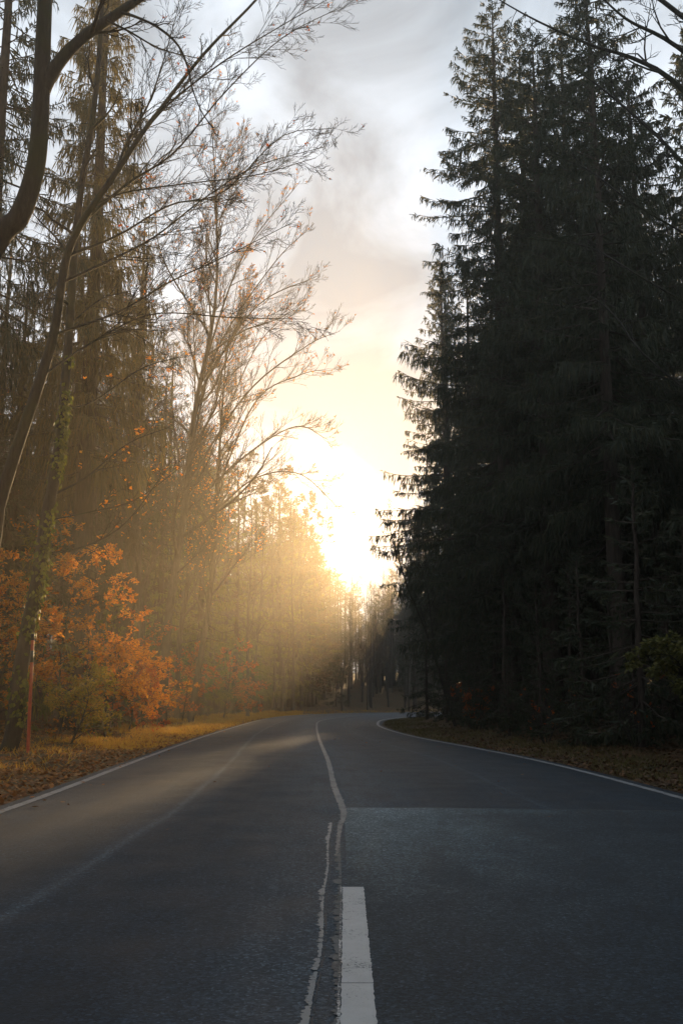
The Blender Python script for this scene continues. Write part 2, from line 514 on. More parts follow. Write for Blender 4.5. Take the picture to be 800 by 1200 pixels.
# resurfaced patch across the right lane
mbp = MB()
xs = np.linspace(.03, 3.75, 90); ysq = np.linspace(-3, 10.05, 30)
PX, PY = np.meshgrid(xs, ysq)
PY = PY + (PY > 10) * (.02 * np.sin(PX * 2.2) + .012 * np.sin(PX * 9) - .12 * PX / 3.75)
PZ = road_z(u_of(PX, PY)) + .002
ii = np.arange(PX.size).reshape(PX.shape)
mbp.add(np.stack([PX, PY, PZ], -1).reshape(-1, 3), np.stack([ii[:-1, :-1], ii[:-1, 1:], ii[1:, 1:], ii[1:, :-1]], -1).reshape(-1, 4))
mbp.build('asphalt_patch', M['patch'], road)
xq = np.linspace(.05, 3.7, 160)
yq = 10.06 + .02 * np.sin(xq * 2.2) + .012 * np.sin(xq * 9) - .12 * xq / 3.75
strip('tar_joint', M['tar'], np.c_[xq, yq], .02, .02, .003, .006, 17)


# ------------------------------------------------------------------ spruce
def spruce_mesh(seed, h, z0, R, dens=1., hang=.5, lat=.1, trunk_r=None, dead=24, sides=8, width=1.0, flip_up=.22, prof_p=.74):
    r = np.random.default_rng(seed)
    wood, crown = MB(), MB()
    tr = trunk_r or h * .0125
    n = 14
    tz = np.linspace(0, h, n)
    px = np.cumsum(r.normal(0, .02, n)); py = np.cumsum(r.normal(0, .02, n))
    px -= px[0]; py -= py[0]
    rad = tr * (1 - tz / h) ** .8 + .012
    rad[0] *= 1.35
    tzz = tz.copy(); tzz[0] = -.25
    tubes(wood, np.stack([px, py, tzz], -1), rad, sides)
    z = z0
    paths, radii = [], []
    B, D, Ln, W, Fc = [], [], [], [], []
    while z < h - .15:
        fr = (z - z0) / (h - z0)
        prof = (1 - fr) ** prof_p * (.62 + .38 * min(1, fr / .15)) + .03
        nb = 5 if fr < .85 else 4
        a0 = r.uniform(0, 2 * PI)
        for k in range(nb):
            if r.random() < .13: continue
            az = a0 + k * 2 * PI / nb + r.normal(0, .35)
            hv = hang * r.uniform(.35, 1.35)
            L = R * prof * r.uniform(.5, 1.15) * (1 + .16 * math.sin(z * 1.15 + az * 2 + seed))
            s0 = -.28 + .95 * fr ** 1.3 + r.normal(0, .09)
            dr = .30 + r.normal(0, .06)
            t = np.linspace(0, 1, 6)
            ca, sa = math.cos(az), math.sin(az)
            cxz, cyz = np.interp(z, tz, px), np.interp(z, tz, py)
            zb = z + r.normal(0, .12)
            def pos(t):
                rr = L * t
                return np.stack([cxz + ca * rr, cyz + sa * rr, zb + L * (s0 * t - dr * t ** 1.4 + flip_up * t ** 3)], -1)
            p = pos(t)
            paths.append(p); radii.append(np.linspace(.011 * L + .008, .005, 6))
            m = max(5, int(L / lat))
            tt = r.uniform(.12, 1, m) ** .85
            bp = pos(tt)
            side = np.where(r.random(m) < .5, -1, 1)
            la = az + side * r.uniform(.5, 1.15, m)
            ll = (L * .26 * (1.05 - tt) + .13) * r.uniform(.6, 1.3, m)
            ld = np.stack([np.cos(la), np.sin(la), r.normal(-.22, .16, m)], -1)
            ld = unit(ld)
            B.append(bp); D.append(ld); Ln.append(ll); W.append(np.full(m, .055 * width)); Fc.append(np.stack([r.normal(0, .5, m), r.normal(0, .5, m), np.ones(m)], -1))
            q = 5
            tb = np.repeat(bp, q, 0) + np.repeat(ld * ll[:, None], q, 0) * r.uniform(.05, 1, (m * q, 1))
            td = np.stack([r.normal(0, .22, m * q) + .18 * ca, r.normal(0, .22, m * q) + .18 * sa, -np.ones(m * q)], -1)
            low = (.45 + .55 * (1 - fr)) * hv
            B.append(tb); D.append(td); Ln.append(low * r.uniform(.12, 1.0, m * q) ** 1.4); W.append(r.uniform(.022, .042, m * q) * width); Fc.append(r.normal(size=(m * q, 3)))
            # brush of twigs at the tip, lying along the branch
            e = 9
            tb = pos(r.uniform(.75, 1, e)); td = np.stack([ca + r.normal(0, .35, e), sa + r.normal(0, .35, e), r.normal(.12, .3, e)], -1)
            B.append(tb); D.append(td); Ln.append(r.uniform(.08, .26, e)); W.append(np.full(e, .032 * width)); Fc.append(r.normal(size=(e, 3)))
        z += .40 / dens * r.uniform(.6, 1.4) * (1 if fr < .8 else .7)
    # leader
    e = 24
    tb = np.stack([np.full(e, px[-1]), np.full(e, py[-1]), r.uniform(h - 1.2, h, e)], -1)
    td = np.stack([r.normal(0, .7, e), r.normal(0, .7, e), np.full(e, .6)], -1)
    B.append(tb); D.append(td); Ln.append(r.uniform(.1, .35, e)); W.append(np.full(e, .05)); Fc.append(r.normal(size=(e, 3)))
    tubes(wood, np.stack(paths), np.stack(radii), 3)
    # dead branches on the bare stem
    dp, drr = [], []
    for _ in range(dead):
        zz_ = r.uniform(.8, z0 + 2); az = r.uniform(0, 2 * PI); L = r.uniform(.5, 2.2)
        t = np.linspace(0, 1, 4)
        dp.append(np.stack([math.cos(az) * L * t + r.normal(0, .05, 4) * t, math.sin(az) * L * t + r.normal(0, .05, 4) * t, zz_ - .35 * L * t ** 1.5 + r.normal(0, .05, 4) * t], -1))
        drr.append(np.linspace(.016, .004, 4))
    if dp:
        tubes(wood, np.stack(dp), np.stack(drr), 3)
    blades(crown, np.concatenate(B), np.concatenate(D), np.concatenate(Ln), np.concatenate(W), np.concatenate(Fc))
    return wood, crown


def make_spruce(name, seed, label, mat='needle', cat='spruce', group=None, loc=(0, 0, 0), **kw):
    w, c = spruce_mesh(seed, **kw)
    root = empty(name, loc)
    tag(root, label, cat, group)
    w.build('trunk', M['spruce_bark'], root, smooth=True)
    c.build('crown', M[mat], root)
    return root


# ------------------------------------------------------------------ deciduous
class Grow:
    def __init__(self, seed, droop=0., up=.25, jitter=.18, kids=(7, 7, 6, 5), spread=(.55, .95), shrink=(.34, .62), lean=(0, 0, 0), maxlev=4, rmin=.004):
        self.r = np.random.default_rng(seed); self.up = up; self.j = jitter; self.kids = kids
        self.spread = spread; self.shrink = shrink; self.lean = np.array(lean, float); self.maxlev = maxlev; self.rmin = rmin
        self.buckets = {}
        self.tips = []           # (point, direction) along the fine twigs, for leaves

    def put(self, P, R, sides):
        self.buckets.setdefault((len(P), sides), []).append((P, R))

    def limb(self, path, r0, r1, lev=1, sides=7, n=None, kids=None, klen=None, start=.25):
        """a limb along a given path with side branches"""
        P = smooth_path(path, n or max(8, 4 * len(path)))
        t = np.linspace(0, 1, len(P))
        R = r0 + (r1 - r0) * t ** .8
        self.put(P, R, sides)
        self.children(P, R, lev, kids, klen, start)
        return P, R

    def children(self, P, R, lev, kids=None, klen=None, start=.25):
        r = self.r
        if lev > self.maxlev: return
        k = kids if kids is not None else self.kids[min(lev - 1, len(self.kids) - 1)]
        L = np.linalg.norm(np.diff(P, axis=0), axis=1).sum()
        for q in range(k):
            f = start + (1 - start) * (q + r.random()) / k
            x = f * (len(P) - 1); i = min(int(x), len(P) - 2); u = x - i
            p = P[i] * (1 - u) + P[i + 1] * u
            T = unit(P[i + 1] - P[i]); rad = R[i] * (1 - u) + R[i + 1] * u
            ax = unit(np.cross(T, r.normal(size=3)))
            a = r.uniform(*self.spread)
            d = T * math.cos(a) + ax * math.sin(a)
            ln = (klen if klen else L) * r.uniform(*self.shrink) * (1.1 - .55 * f)
            self.branch(p, d, ln, min(rad * .62, .02 + .011 * ln), lev)

    def branch(self, p, d, L, r0, lev):
        r = self.r
        n = 7 if lev <= 1 else (5 if lev == 2 else 4)
        P = [p]; d = unit(d)
        for s in range(n - 1):
            d = unit(d + r.normal(0, self.j, 3) + np.array([0, 0, self.up / n * 1.5]) + self.lean / n)
            P.append(P[-1] + d * L / (n - 1))
        P = np.array(P)
        R = np.linspace(max(r0, self.rmin), max(r0 * .25, self.rmin * .6), n)
        self.put(P, R, 5 if lev <= 1 else 3)
        if lev >= self.maxlev - 1:
            self.tips.append(P)
        self.children(P, R, lev + 1)

    def wood(self, levels=None):
        mb_ = MB()
        for (n, s), items in self.buckets.items():
            tubes(mb_, np.stack([a for a, _ in items]), np.stack([b for _, b in items]), s)
        return mb_

    def split(self, thick=.02):
        """trunk and limbs apart from the thin branches and twigs"""
        a, b = MB(), MB()
        for (n, s), items in self.buckets.items():
            for mbb, sel in ((a, [x for x in items if x[1][0] >= thick]), (b, [x for x in items if x[1][0] < thick])):
                if sel:
                    tubes(mbb, np.stack([x for x, _ in sel]), np.stack([y for _, y in sel]), s)
        return a, b

    def leaves(self, mb_, per, size, flat=.5, hang=0., keep=1.0, zmax=None, zmin=None):
        r = self.r
        for P in self.tips:
            if r.random() > keep: continue
            if zmax is not None and P[0, 2] > zmax: continue
            if zmin is not None and P[0, 2] < zmin: continue
            n = max(1, r.poisson(per))
            x = r.uniform(.1, len(P) - 1.001, n); i = x.astype(int); u = (x - i)[:, None]
            b = P[i] * (1 - u) + P[i + 1] * u
            T = unit(P[i + 1] - P[i])
            d = T * .5 + r.normal(0, .7, (n, 3)) + np.array([0, 0, -hang])
            d[:, 2] *= .6
            face = np.stack([r.normal(0, flat, n), r.normal(0, flat, n), np.ones(n)], -1)
            blades(mb_, b, d, r.uniform(.65, 1.3, n) * size, r.uniform(.55, .75, n) * size, face)


def finish(root_name, loc, g, label, cat, bark, group=None, leaf=None, thick=.02, world=True, extra=None):
    """world: the grown paths are in world coordinates; move them to the base"""
    root = empty(root_name, loc)
    tag(root, label, cat, group)
    off = np.array(loc) if world else np.zeros(3)
    a, b = g.split(thick)
    for m_ in (a, b, leaf) if leaf is not None else (a, b):
        m_.v = [x - off for x in m_.v]
    if a.n: a.build('trunk', M[bark], root, smooth=True)
    if b.n: b.build('twigs', M[bark], root)
    if leaf is not None and leaf.n: leaf.build('leaves', M[extra or 'orange_leaf'], root)
    return root


def bare_tree(seed, h, r0, label, loc=(0, 0, 0), group=None, lean=(0, 0, 0), kids=(9, 7, 6, 5), fork=.35, leaf_keep=0, name='bare_tree', up=.35, klen=None, start=.3, mat='orange_leaf', leaf_size=.09, spread=(.45, .85), cat='tree', maxlev=4, tlean=(.02, .0)):
    g = Grow(seed, up=up, kids=kids, lean=lean, spread=spread, maxlev=maxlev)
    r = g.r
    n = 6
    zs = np.linspace(-.3, h, n)
    xy = np.cumsum(r.normal(0, .012 * h, (n, 2)), 0); xy -= xy[0]
    xy += np.outer(zs / h, np.array(tlean) * h)
    g.limb(np.c_[xy, zs], r0, .012, 1, 8, 18, kids[0], klen, start)
    lf = None
    if leaf_keep:
        lf = MB(); g.leaves(lf, 3, leaf_size, keep=leaf_keep)
    return finish(name, loc, g, label, cat, 'grey_bark', group, lf, .03, world=False, extra=mat)


HAZE_COL = (.95, .87, .72)
HAZE_DENSITY = .0016
HAZE_G = .74
SUN_AZ, SUN_EL, SUN_E, SUN_COL = 5.0, 7.45, 5.0, (1.0, .68, .35)
RIDES = ((-.2, 2.2), (4.9, .75))
SKY_STRENGTH = .053
SKY_MIX, CLOUD_LEVEL, CLOUD_COL = .99, 8.2, (.86, .98, 1.13)
CLOUD_OFF = (0.3, 0.1, 0.5)
EXPOSURE = .9

rs = np.random.default_rng(77)
taken = []


def free(x, y, dmin):
    return all((x - a) ** 2 + (y - b) ** 2 > dmin * dmin for a, b in taken)


def put(x, y):
    taken.append((x, y)); return (x, y, gz(x, y))


# ================================================================= RIGHT SIDE
heroes_r = [
    # x, y, h, z0, R, seed, label
    (5.7, 34.0, 27.0, 3.6, 4.4, 1, 'tall spruce at the bend, drooping branches reaching over the right verge'),
    (8.3, 30.0, 25.6, 4.5, 3.9, 2, 'dark spruce with the highest pointed top, second behind the right verge after the bend spruce'),
    (6.9, 43.5, 20.0, 2.0, 3.0, 3, 'shorter spruce with low skirts just past the tall bend spruce on the right'),
    (7.0, 25.0, 18.6, 6.0, 3.3, 4, 'spruce with a long bare lower trunk nearest the right verge grass'),
    (7.4, 37.5, 27.6, 5.0, 3.6, 5, 'spruce rising behind and between the bend spruce and the highest pointed one'),
    (6.5, 31.0, 23.6, 5.0, 3.6, 8, 'spruce standing between the bend spruce and the bare-trunked one, its top below theirs'),
    (8.6, 35.2, 27.2, 5.0, 3.8, 9, 'tall spruce in the second row, its top just left of the highest pointed one'),
    (9.2, 28.4, 20.4, 5.0, 3.0, 7, 'spruce filling the gap right of the highest pointed spruce'),
]
for (x, y, h, z0, R, sd, lb) in heroes_r:
    o = make_spruce('spruce', 10 + sd, lb, 'needle', 'spruce', 'spruces in the right forest', put(x, y), h=h, z0=z0, R=R, dens=1.2, hang=.62, lat=.052, prof_p=.58)

protoA = make_spruce('spruce', 31, 'dark spruce standing in the shade among the trunks of the right forest', 'needle', 'spruce', 'spruces in the right forest',
                     put(10.6, 27.5), h=21.0, z0=4.0, R=3.4, dens=.95, hang=.7, lat=.12, width=1.5)
protoB = make_spruce('spruce', 32, 'dark spruce standing in the shade among the trunks of the right forest', 'needle', 'spruce', 'spruces in the right forest',
                     put(12.5, 33.0), h=24.0, z0=3.0, R=3.8, dens=.9, hang=.7, lat=.12, width=1.5)
protoC = make_spruce('young_spruce', 33, 'low young spruce growing in the dark understorey beneath the right spruces', 'needle', 'spruce', 'young spruces under the right forest',
                     put(6.6, 29.0), h=5.5, z0=.3, R=1.7, dens=1.3, hang=.25, lat=.09, dead=0, sides=6)
deep = 'dark spruce standing in the shade among the trunks of the right forest'
n = 0
for x0, x1, y0, y1, cnt, dm in ((7.5, 14, 15, 60, 26, 2.6), (14, 34, 10, 66, 60, 3.0), (5.6, 11, 44, 60, 8, 2.2)):
    tries = 0; k = 0
    while k < cnt and tries < 4000:
        tries += 1
        x, y = rs.uniform(x0, x1), rs.uniform(y0, y1)
        if not free(x, y, dm) or road_d(x, y)[0] < 2.6: continue
        # tops seen against the sky fall away towards the right edge of the picture
        p = (protoA, protoB)[k % 2]; hp = (21.0, 24.0)[k % 2]
        hmax = y * (.60 if x / y < .33 else .50) + 1.1
        h = min(rs.uniform(18, 26), hmax)
        if h < 9: continue
        s = h / hp
        copy_thing(p, put(x, y), rs.uniform(0, 6.28), (max(s, .85), s), deep, 'spruces in the right forest'); k += 1
k = tries = 0
while k < 75 and tries < 4000:
    tries += 1
    x, y = rs.uniform(4.2, 24), rs.uniform(14, 60)
    if not free(x, y, 1.1) or not 2.2 < road_d(x, y)[0]: continue
    s = rs.uniform(.5, 1.15)
    copy_thing(protoC, put(x, y), rs.uniform(0, 6.28), (s, s), protoC['label'], 'young spruces under the right forest'); k += 1

# the same forest goes on beside and behind the viewer and shades the road
k = tries = 0
while k < 44 and tries < 4000:
    tries += 1
    x, y = rs.uniform(-17, 17), rs.uniform(-15, 12)
    px_ = abs(x) / max(y, .1)
    if not free(x, y, 2.2) or road_d(x, y)[0] < 3.4 or (y > 0 and px_ < .52): continue
    p = (protoA, protoB)[k % 2]; s = rs.uniform(.85, 1.1)
    copy_thing(p, put(x, y), rs.uniform(0, 6.28), (s, s), 'spruce of the roadside forest out of view beside or behind the viewer', 'spruces beside the viewer'); k += 1

for x, y, s in ((4.6, 36.4, .6), (5.0, 37.6, .8), (4.3, 31.4, .5), (5.0, 31.0, 1.0), (5.4, 27.6, .8)):
    copy_thing(protoC, put(x, y), rs.uniform(0, 6.28), (s, s), 'low young spruce crowding the foot of the tall roadside spruces near the bend', 'young spruces at the right verge')
# bare tree at the near right whose boughs hang into the top corner
g = Grow(201, up=.15, kids=(9, 7, 5, 4), spread=(.4, .9), shrink=(.3, .55), maxlev=4, rmin=.006)
b0 = (8.2, 15.0, gz(8.2, 15.0))
top = np.array([7.4, 15.5, 17.5])
g.limb([(b0[0], b0[1], -.2), (8.1, 15.1, 4), (7.8, 15.2, 9), (7.6, 15.4, 13), top], .2, .04, 1, 9, 20, 4, 4.0, .5)
for pts in ([at(905, 180, 15.2), at(800, 105, 15.6), at(745, 70, 16), at(690, 52, 16.4), at(620, 20, 17), at(560, -15, 17.5)],
            [at(900, 120, 15.2), at(800, 60, 15.4), at(730, 20, 15.8), at(680, -30, 16.2)],
            [at(900, 260, 15.2), at(815, 205, 15.8), at(770, 160, 16.4), at(700, 100, 17), at(640, 60, 17.8)],
            [at(905, 60, 15.2), at(760, -10, 16), at(660, -60, 17), at(560, -70, 18)]):
    pts[0] = np.array([7.7 + .1 * rs.normal(), 15.3, pts[0][2] - 1.0])
    g.limb(pts, .06, .008, 2, 6, 18, 12, 2.6, .2)
for pts in ([at(870, 420, 15.3), at(760, 330, 16), at(690, 290, 16.8), at(620, 280, 17.5)],
            [at(870, 560, 15.3), at(770, 430, 16), at(720, 370, 16.5), at(670, 330, 17)],
            [at(860, 330, 15.3), at(760, 250, 16), at(690, 200, 16.6), at(640, 180, 17.2)]):
    pts[0] = np.array([7.95, 15.2, pts[0][2] - .6])
    g.limb(pts, .028, .006, 2, 5, 14, 9, 1.8, .2)
finish('bare_tree', put(8.2, 15.0), g, 'leafless tree with thin boughs hanging before the spruce tops, upper right corner', 'tree', 'dark_bark', None, None, .02)

for x, y, s in ((6.9, 16.2, .5), (6.4, 18.0, .4), (5.9, 20.4, .55), (6.0, 22.4, .7), (5.3, 23.0, .35), (5.1, 26.0, .5), (4.7, 28.6, .45), (7.6, 18.9, .8), (7.3, 21.2, .9)):
    copy_thing(protoC, put(x, y), rs.uniform(0, 6.28), (s, s), 'knee to chest high young spruce in the shade along the right verge', 'small spruces along the right verge')
# bare sapling leaning out from under the bend spruce
g = Grow(202, up=.25, kids=(6, 6, 5), spread=(.35, .8), shrink=(.35, .6), maxlev=3, rmin=.007)
pb = (4.3, 38.0)
base = np.array([pb[0], pb[1], gz(*pb)])
g.limb([base - [0, 0, .2], at(512, 780, 38), at(497, 735, 38), at(480, 695, 37.8), at(462, 640, 37.5), at(452, 600, 37.5)], .07, .012, 1, 7, 18, 10, 2.2, .25)
g.limb([at(512, 780, 38), at(505, 730, 38.2), at(500, 690, 38), at(488, 650, 38)], .04, .01, 1, 6, 14, 8, 2.0, .2)
finish('bare_sapling', put(*pb), g, 'leafless sapling leaning out left from under the bend spruce by the road edge', 'tree', 'dark_bark', None, None, .02)

# olive leaved shrub by the right verge
g = Grow(203, up=-.1, kids=(8, 6, 5), spread=(.5, 1.1), shrink=(.35, .7), maxlev=3, rmin=.004)
pb = (6.05, 16.6); base = np.array([pb[0], pb[1], gz(*pb)])
for q in range(6):
    a = q * 1.05
    g.limb([base - [0, 0, .1], base + [.2 * math.cos(a), .2 * math.sin(a), .9], base + [.55 * math.cos(a), .5 * math.sin(a), 1.7], base + [1.1 * math.cos(a), 1.0 * math.sin(a), 1.75]], .02, .005, 1, 5, 12, 9, 1.0, .4)
lf = MB(); g.leaves(lf, 5, .085, keep=.8, hang=.5, zmin=1.15)
finish('leafy_shrub', put(*pb), g, 'drooping shrub still in olive green leaf beside the right verge', 'shrub', 'dark_bark', None, lf, .012, extra='green_leaf')

# red-brown undergrowth at the foot of the right trees
for q, (x, y, lb) in enumerate(((4.3, 33.0, 'small bush with rusty leaves at the foot of the bend spruce'), (4.9, 24.5, 'low leafless bush by the right verge grass before the bare-trunked spruce'), (5.6, 19.5, 'twiggy low bush in the shade between right verge and trunks'))):
    g = Grow(210 + q, up=.2, kids=(7, 5, 4), spread=(.4, .9), shrink=(.4, .7), maxlev=3, rmin=.004)
    base = np.array([x, y, gz(x, y)])
    for j in range(7):
        a = j * .9 + q
        g.limb([base - [0, 0, .05], base + [.25 * math.cos(a), .25 * math.sin(a), .5], base + [.6 * math.cos(a), .6 * math.sin(a), 1.3]], .014, .004, 1, 5, 8, 6, .7, .3)
    lf = MB(); g.leaves(lf, 3, .07, keep=(.45, .03, .03)[q])
    finish('bush', put(x, y), g, lb, 'bush', 'dark_bark', None, lf, .012, extra='red_leaf')

# ================================================================= LEFT SIDE, NEAR TREES
# crooked dark tree whose trunk crosses the upper left corner
g = Grow(101, up=.1, kids=(9, 8, 7, 5), spread=(.35, .85), shrink=(.3, .55), maxlev=4, rmin=.006)
b0 = (-7.6, 14.6)
Z = 15.0
P1 = [np.array([b0[0], b0[1], -.25]), np.array([-7.3, 14.7, 2.5]), np.array([-6.7, 14.9, 5.6]), at(-8, 290, Z), at(22, 255, Z), at(40, 205, Z), at(47, 150, Z), at(50, 70, Z), at(53, 0, Z), at(57, -90, Z), at(66, -190, Z)]
g.limb(P1, .235, .10, 1, 12, 44, 3, 3.0, .75)
P2 = [at(49, 108, Z), at(70, 72, Z), at(100, 42, Z + .1), at(135, 18, Z + .2), at(170, -6, Z + .3), at(230, -45, Z + .6)]
g.limb(P2, .125, .06, 2, 9, 24, 5, 2.4, .2)
P3 = [at(140, 14, Z + .2), at(160, 20, Z + .1), at(185, 32, Z), at(208, 52, Z), at(220, 78, Z), at(226, 105, Z), at(237, 132, Z), at(250, 150, Z)]
g.limb(P3, .03, .008, 3, 6, 26, 10, 1.2, .15)
g.limb([at(125, 24, Z), at(150, 36, Z + .3), at(190, 58, Z + .8), at(240, 70, Z + 1.2)], .026, .008, 3, 5, 12, 8, 1.2, .2)
g.limb([at(108, 38, Z), at(115, 15, Z - .3), at(128, -25, Z - .6)], .04, .02, 3, 6, 10, 5, 1.4, .2)
lf = MB(); g.leaves(lf, 2, .1, keep=.012, hang=.4)
finish('crooked_tree', put(*b0), g, 'crooked dark tree forking into a heavy bough across the upper left corner', 'tree', 'dark_bark', None, lf, .024, extra='red_leaf')

# slender tree leaning over the road
g = Grow(102, up=.1, kids=(9, 8, 7, 5), spread=(.3, .75), shrink=(.34, .66), maxlev=4, rmin=.0038, jitter=.15)
b0 = (-8.3, 17.0); Z = 17.5
P1 = [np.array([b0[0], b0[1], -.25]), np.array([-8.1, 17.1, 2.2]), at(-25, 680, Z), at(0, 590, Z), at(22, 520, Z), at(46, 450, Z), at(64, 390, Z), at(72, 335, Z), at(82, 290, Z), at(103, 250, Z), at(138, 200, Z), at(162, 163, Z), at(188, 128, Z + .3), at(240, 62, Z + .7), at(300, 0, Z + 1.2), at(350, -60, Z + 1.6)]
g.limb(P1, .15, .018, 2, 10, 52, 10, 2.2, .62)
lims = [([(135, 205), (150, 165), (175, 120), (195, 60), (210, 5)], .035), ([(75, 330), (140, 300), (185, 275), (240, 232), (300, 195), (380, 172)], .03),
        ([(95, 262), (150, 215), (205, 178), (262, 110), (330, 45), (400, 8)], .034), ([(64, 392), (140, 365), (200, 330), (265, 300), (340, 262)], .028),
        ([(50, 440), (110, 400), (180, 368), (270, 372), (355, 374)], .024), ([(80, 300), (140, 275), (200, 240), (262, 225), (330, 160), (392, 150)], .028),
        ([(160, 165), (200, 120), (265, 70), (330, 30), (400, -10)], .026), ([(110, 240), (150, 225), (220, 215), (300, 205), (370, 185)], .022)]
for q, (pp, rr) in enumerate(lims):
    g.limb([at(x, y, Z + i * (.25 + .1 * (q % 3))) for i, (x, y) in enumerate(pp)], rr, .006, 2, 6, 22, 25, 2.2, .16)
lf = MB(); g.leaves(lf, 2, .07, keep=.008, hang=.4)
finish('leaning_tree', put(*b0), g, 'slender leafless tree leaning right with long fine branches over the road', 'tree', 'dark_bark', None, lf, .02, extra='red_leaf')

# ivy clad tree behind the red pole
g = Grow(103, up=.15, kids=(7, 6, 5, 4), spread=(.5, 1.0), shrink=(.3, .6), maxlev=4, rmin=.005)
b0 = (-6.75, 20.3); Z = 20.3
P1 = [np.array([b0[0], b0[1], -.3]), at(16, 860, 20.3), at(22, 800, 20.3), at(34, 730, Z), at(44, 680, Z), at(54, 610, Z), at(66, 550, Z), at(73, 490, Z), at(79, 420, Z), at(84, 350, Z), at(88, 285, Z), at(97, 210, Z), at(110, 130, Z), at(118, 40, Z), at(122, -60, Z)]
ivyP, ivyR = g.limb(P1, .185, .045, 1, 12, 52, 9, 4.0, .62)
for pp, rr in (([(62, 580), (100, 560), (150, 520), (200, 500)], .03), ([(50, 650), (100, 640), (150, 610), (205, 535)], .034), ([(74, 480), (110, 470), (170, 430), (230, 415)], .026), ([(56, 610), (105, 600), (160, 585), (215, 545)], .02), ([(82, 380), (120, 350), (160, 340)], .024)):
    g.limb([at(x, y, Z + i * .4) for i, (x, y) in enumerate(pp)], rr, .006, 2, 6, 16, 10, 1.8, .25)
lf = MB(); g.leaves(lf, 2.2, .085, keep=.10, hang=.4, zmax=9)
ivy_tree = finish('ivy_clad_tree', put(*b0), g, 'dark leaning trunk with ivy climbing it, standing behind the red roadside pole', 'tree', 'dark_bark', None, lf, .024, extra='orange_leaf')
mbv = MB(); r_ = np.random.default_rng(9)
sel = np.where((ivyP[:, 2] > .6) & (ivyP[:, 2] < 8.3))[0]
Nn = 2000
i = r_.choice(sel, Nn); a = r_.normal(.2, 1.1, Nn)
nrm = np.stack([np.cos(a), np.sin(a) * .8 - .25, r_.normal(0, .2, Nn)], -1); nrm = unit(nrm)
b = ivyP[i] + nrm * (ivyR[i] + r_.uniform(.0, .06, Nn))[:, None] + np.stack([0 * a, 0 * a, r_.uniform(-.15, .15, Nn)], -1)
keepm = np.sin(b[:, 2] * 2.1) + .6 * np.sin(b[:, 2] * 5.3 + 1) + r_.normal(0, .6, Nn) > -.3
b, nrm = b[keepm] - np.array(ivy_tree.location), nrm[keepm]
blades(mbv, b, np.stack([r_.normal(0, .5, len(b)), r_.normal(0, .5, len(b)), -np.ones(len(b))], -1), r_.uniform(.07, .13, len(b)), r_.uniform(.06, .1, len(b)), nrm + r_.normal(0, .35, nrm.shape))
mbv.build('ivy', M['ivy_leaf'], ivy_tree)

# ================================================================= LEFT SPRUCES
make_spruce('spruce', 51, 'big spruce with hanging curtains of brown-lit twigs behind the leaning trees on the left', 'needle_warm', 'spruce', 'spruces in the left forest',
            put(-7.9, 30.0), h=27.5, z0=8.0, R=2.9, dens=1.15, hang=1.3, lat=.06, dead=50)
make_spruce('spruce', 52, 'straight thick reddish spruce trunk at the left picture edge, bare far up', 'needle', 'spruce', 'spruces in the left forest',
            put(-9.6, 25.5), h=27.0, z0=10.5, R=3.2, dens=.8, hang=.9, lat=.09, trunk_r=.30, dead=90)
lp = make_spruce('spruce', 53, 'spruce standing back among the trees of the left forest', 'needle', 'spruce', 'spruces in the left forest',
                 put(-13.5, 36.0), h=22.0, z0=7.0, R=3.0, dens=.8, hang=.7, lat=.15, dead=40)
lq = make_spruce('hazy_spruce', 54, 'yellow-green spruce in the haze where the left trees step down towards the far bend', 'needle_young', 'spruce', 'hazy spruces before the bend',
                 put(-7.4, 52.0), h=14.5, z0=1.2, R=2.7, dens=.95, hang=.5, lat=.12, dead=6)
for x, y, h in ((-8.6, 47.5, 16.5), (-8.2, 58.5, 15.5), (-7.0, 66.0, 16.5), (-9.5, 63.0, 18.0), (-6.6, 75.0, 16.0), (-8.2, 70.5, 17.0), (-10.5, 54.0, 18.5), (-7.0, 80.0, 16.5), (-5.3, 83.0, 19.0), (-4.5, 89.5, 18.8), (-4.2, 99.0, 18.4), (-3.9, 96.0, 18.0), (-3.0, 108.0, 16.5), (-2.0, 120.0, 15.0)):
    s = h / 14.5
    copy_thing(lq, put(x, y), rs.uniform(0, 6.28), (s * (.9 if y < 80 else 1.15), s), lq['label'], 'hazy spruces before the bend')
lps = 'spruce standing back among the trees of the left forest'
k = tries = 0
while k < 80 and tries < 9000:
    tries += 1
    x, y = (rs.uniform(-36, -9.5), rs.uniform(-17, -8.5))[k % 2], rs.uniform(24, 84)
    if not free(x, y, 2.2) or road_d(x, y)[0] < 3: continue
    px_ = 400 + x / y * F
    h = rs.uniform(15, 23)
    if 10 < px_ < 75 and y < 60 and h > .42 * y: h = .42 * y         # the sky shows between the stems here
    s = h / 22.0
    copy_thing(lp, put(x, y), rs.uniform(0, 6.28), (max(s, .8), s), lps, 'spruces in the left forest'); k += 1

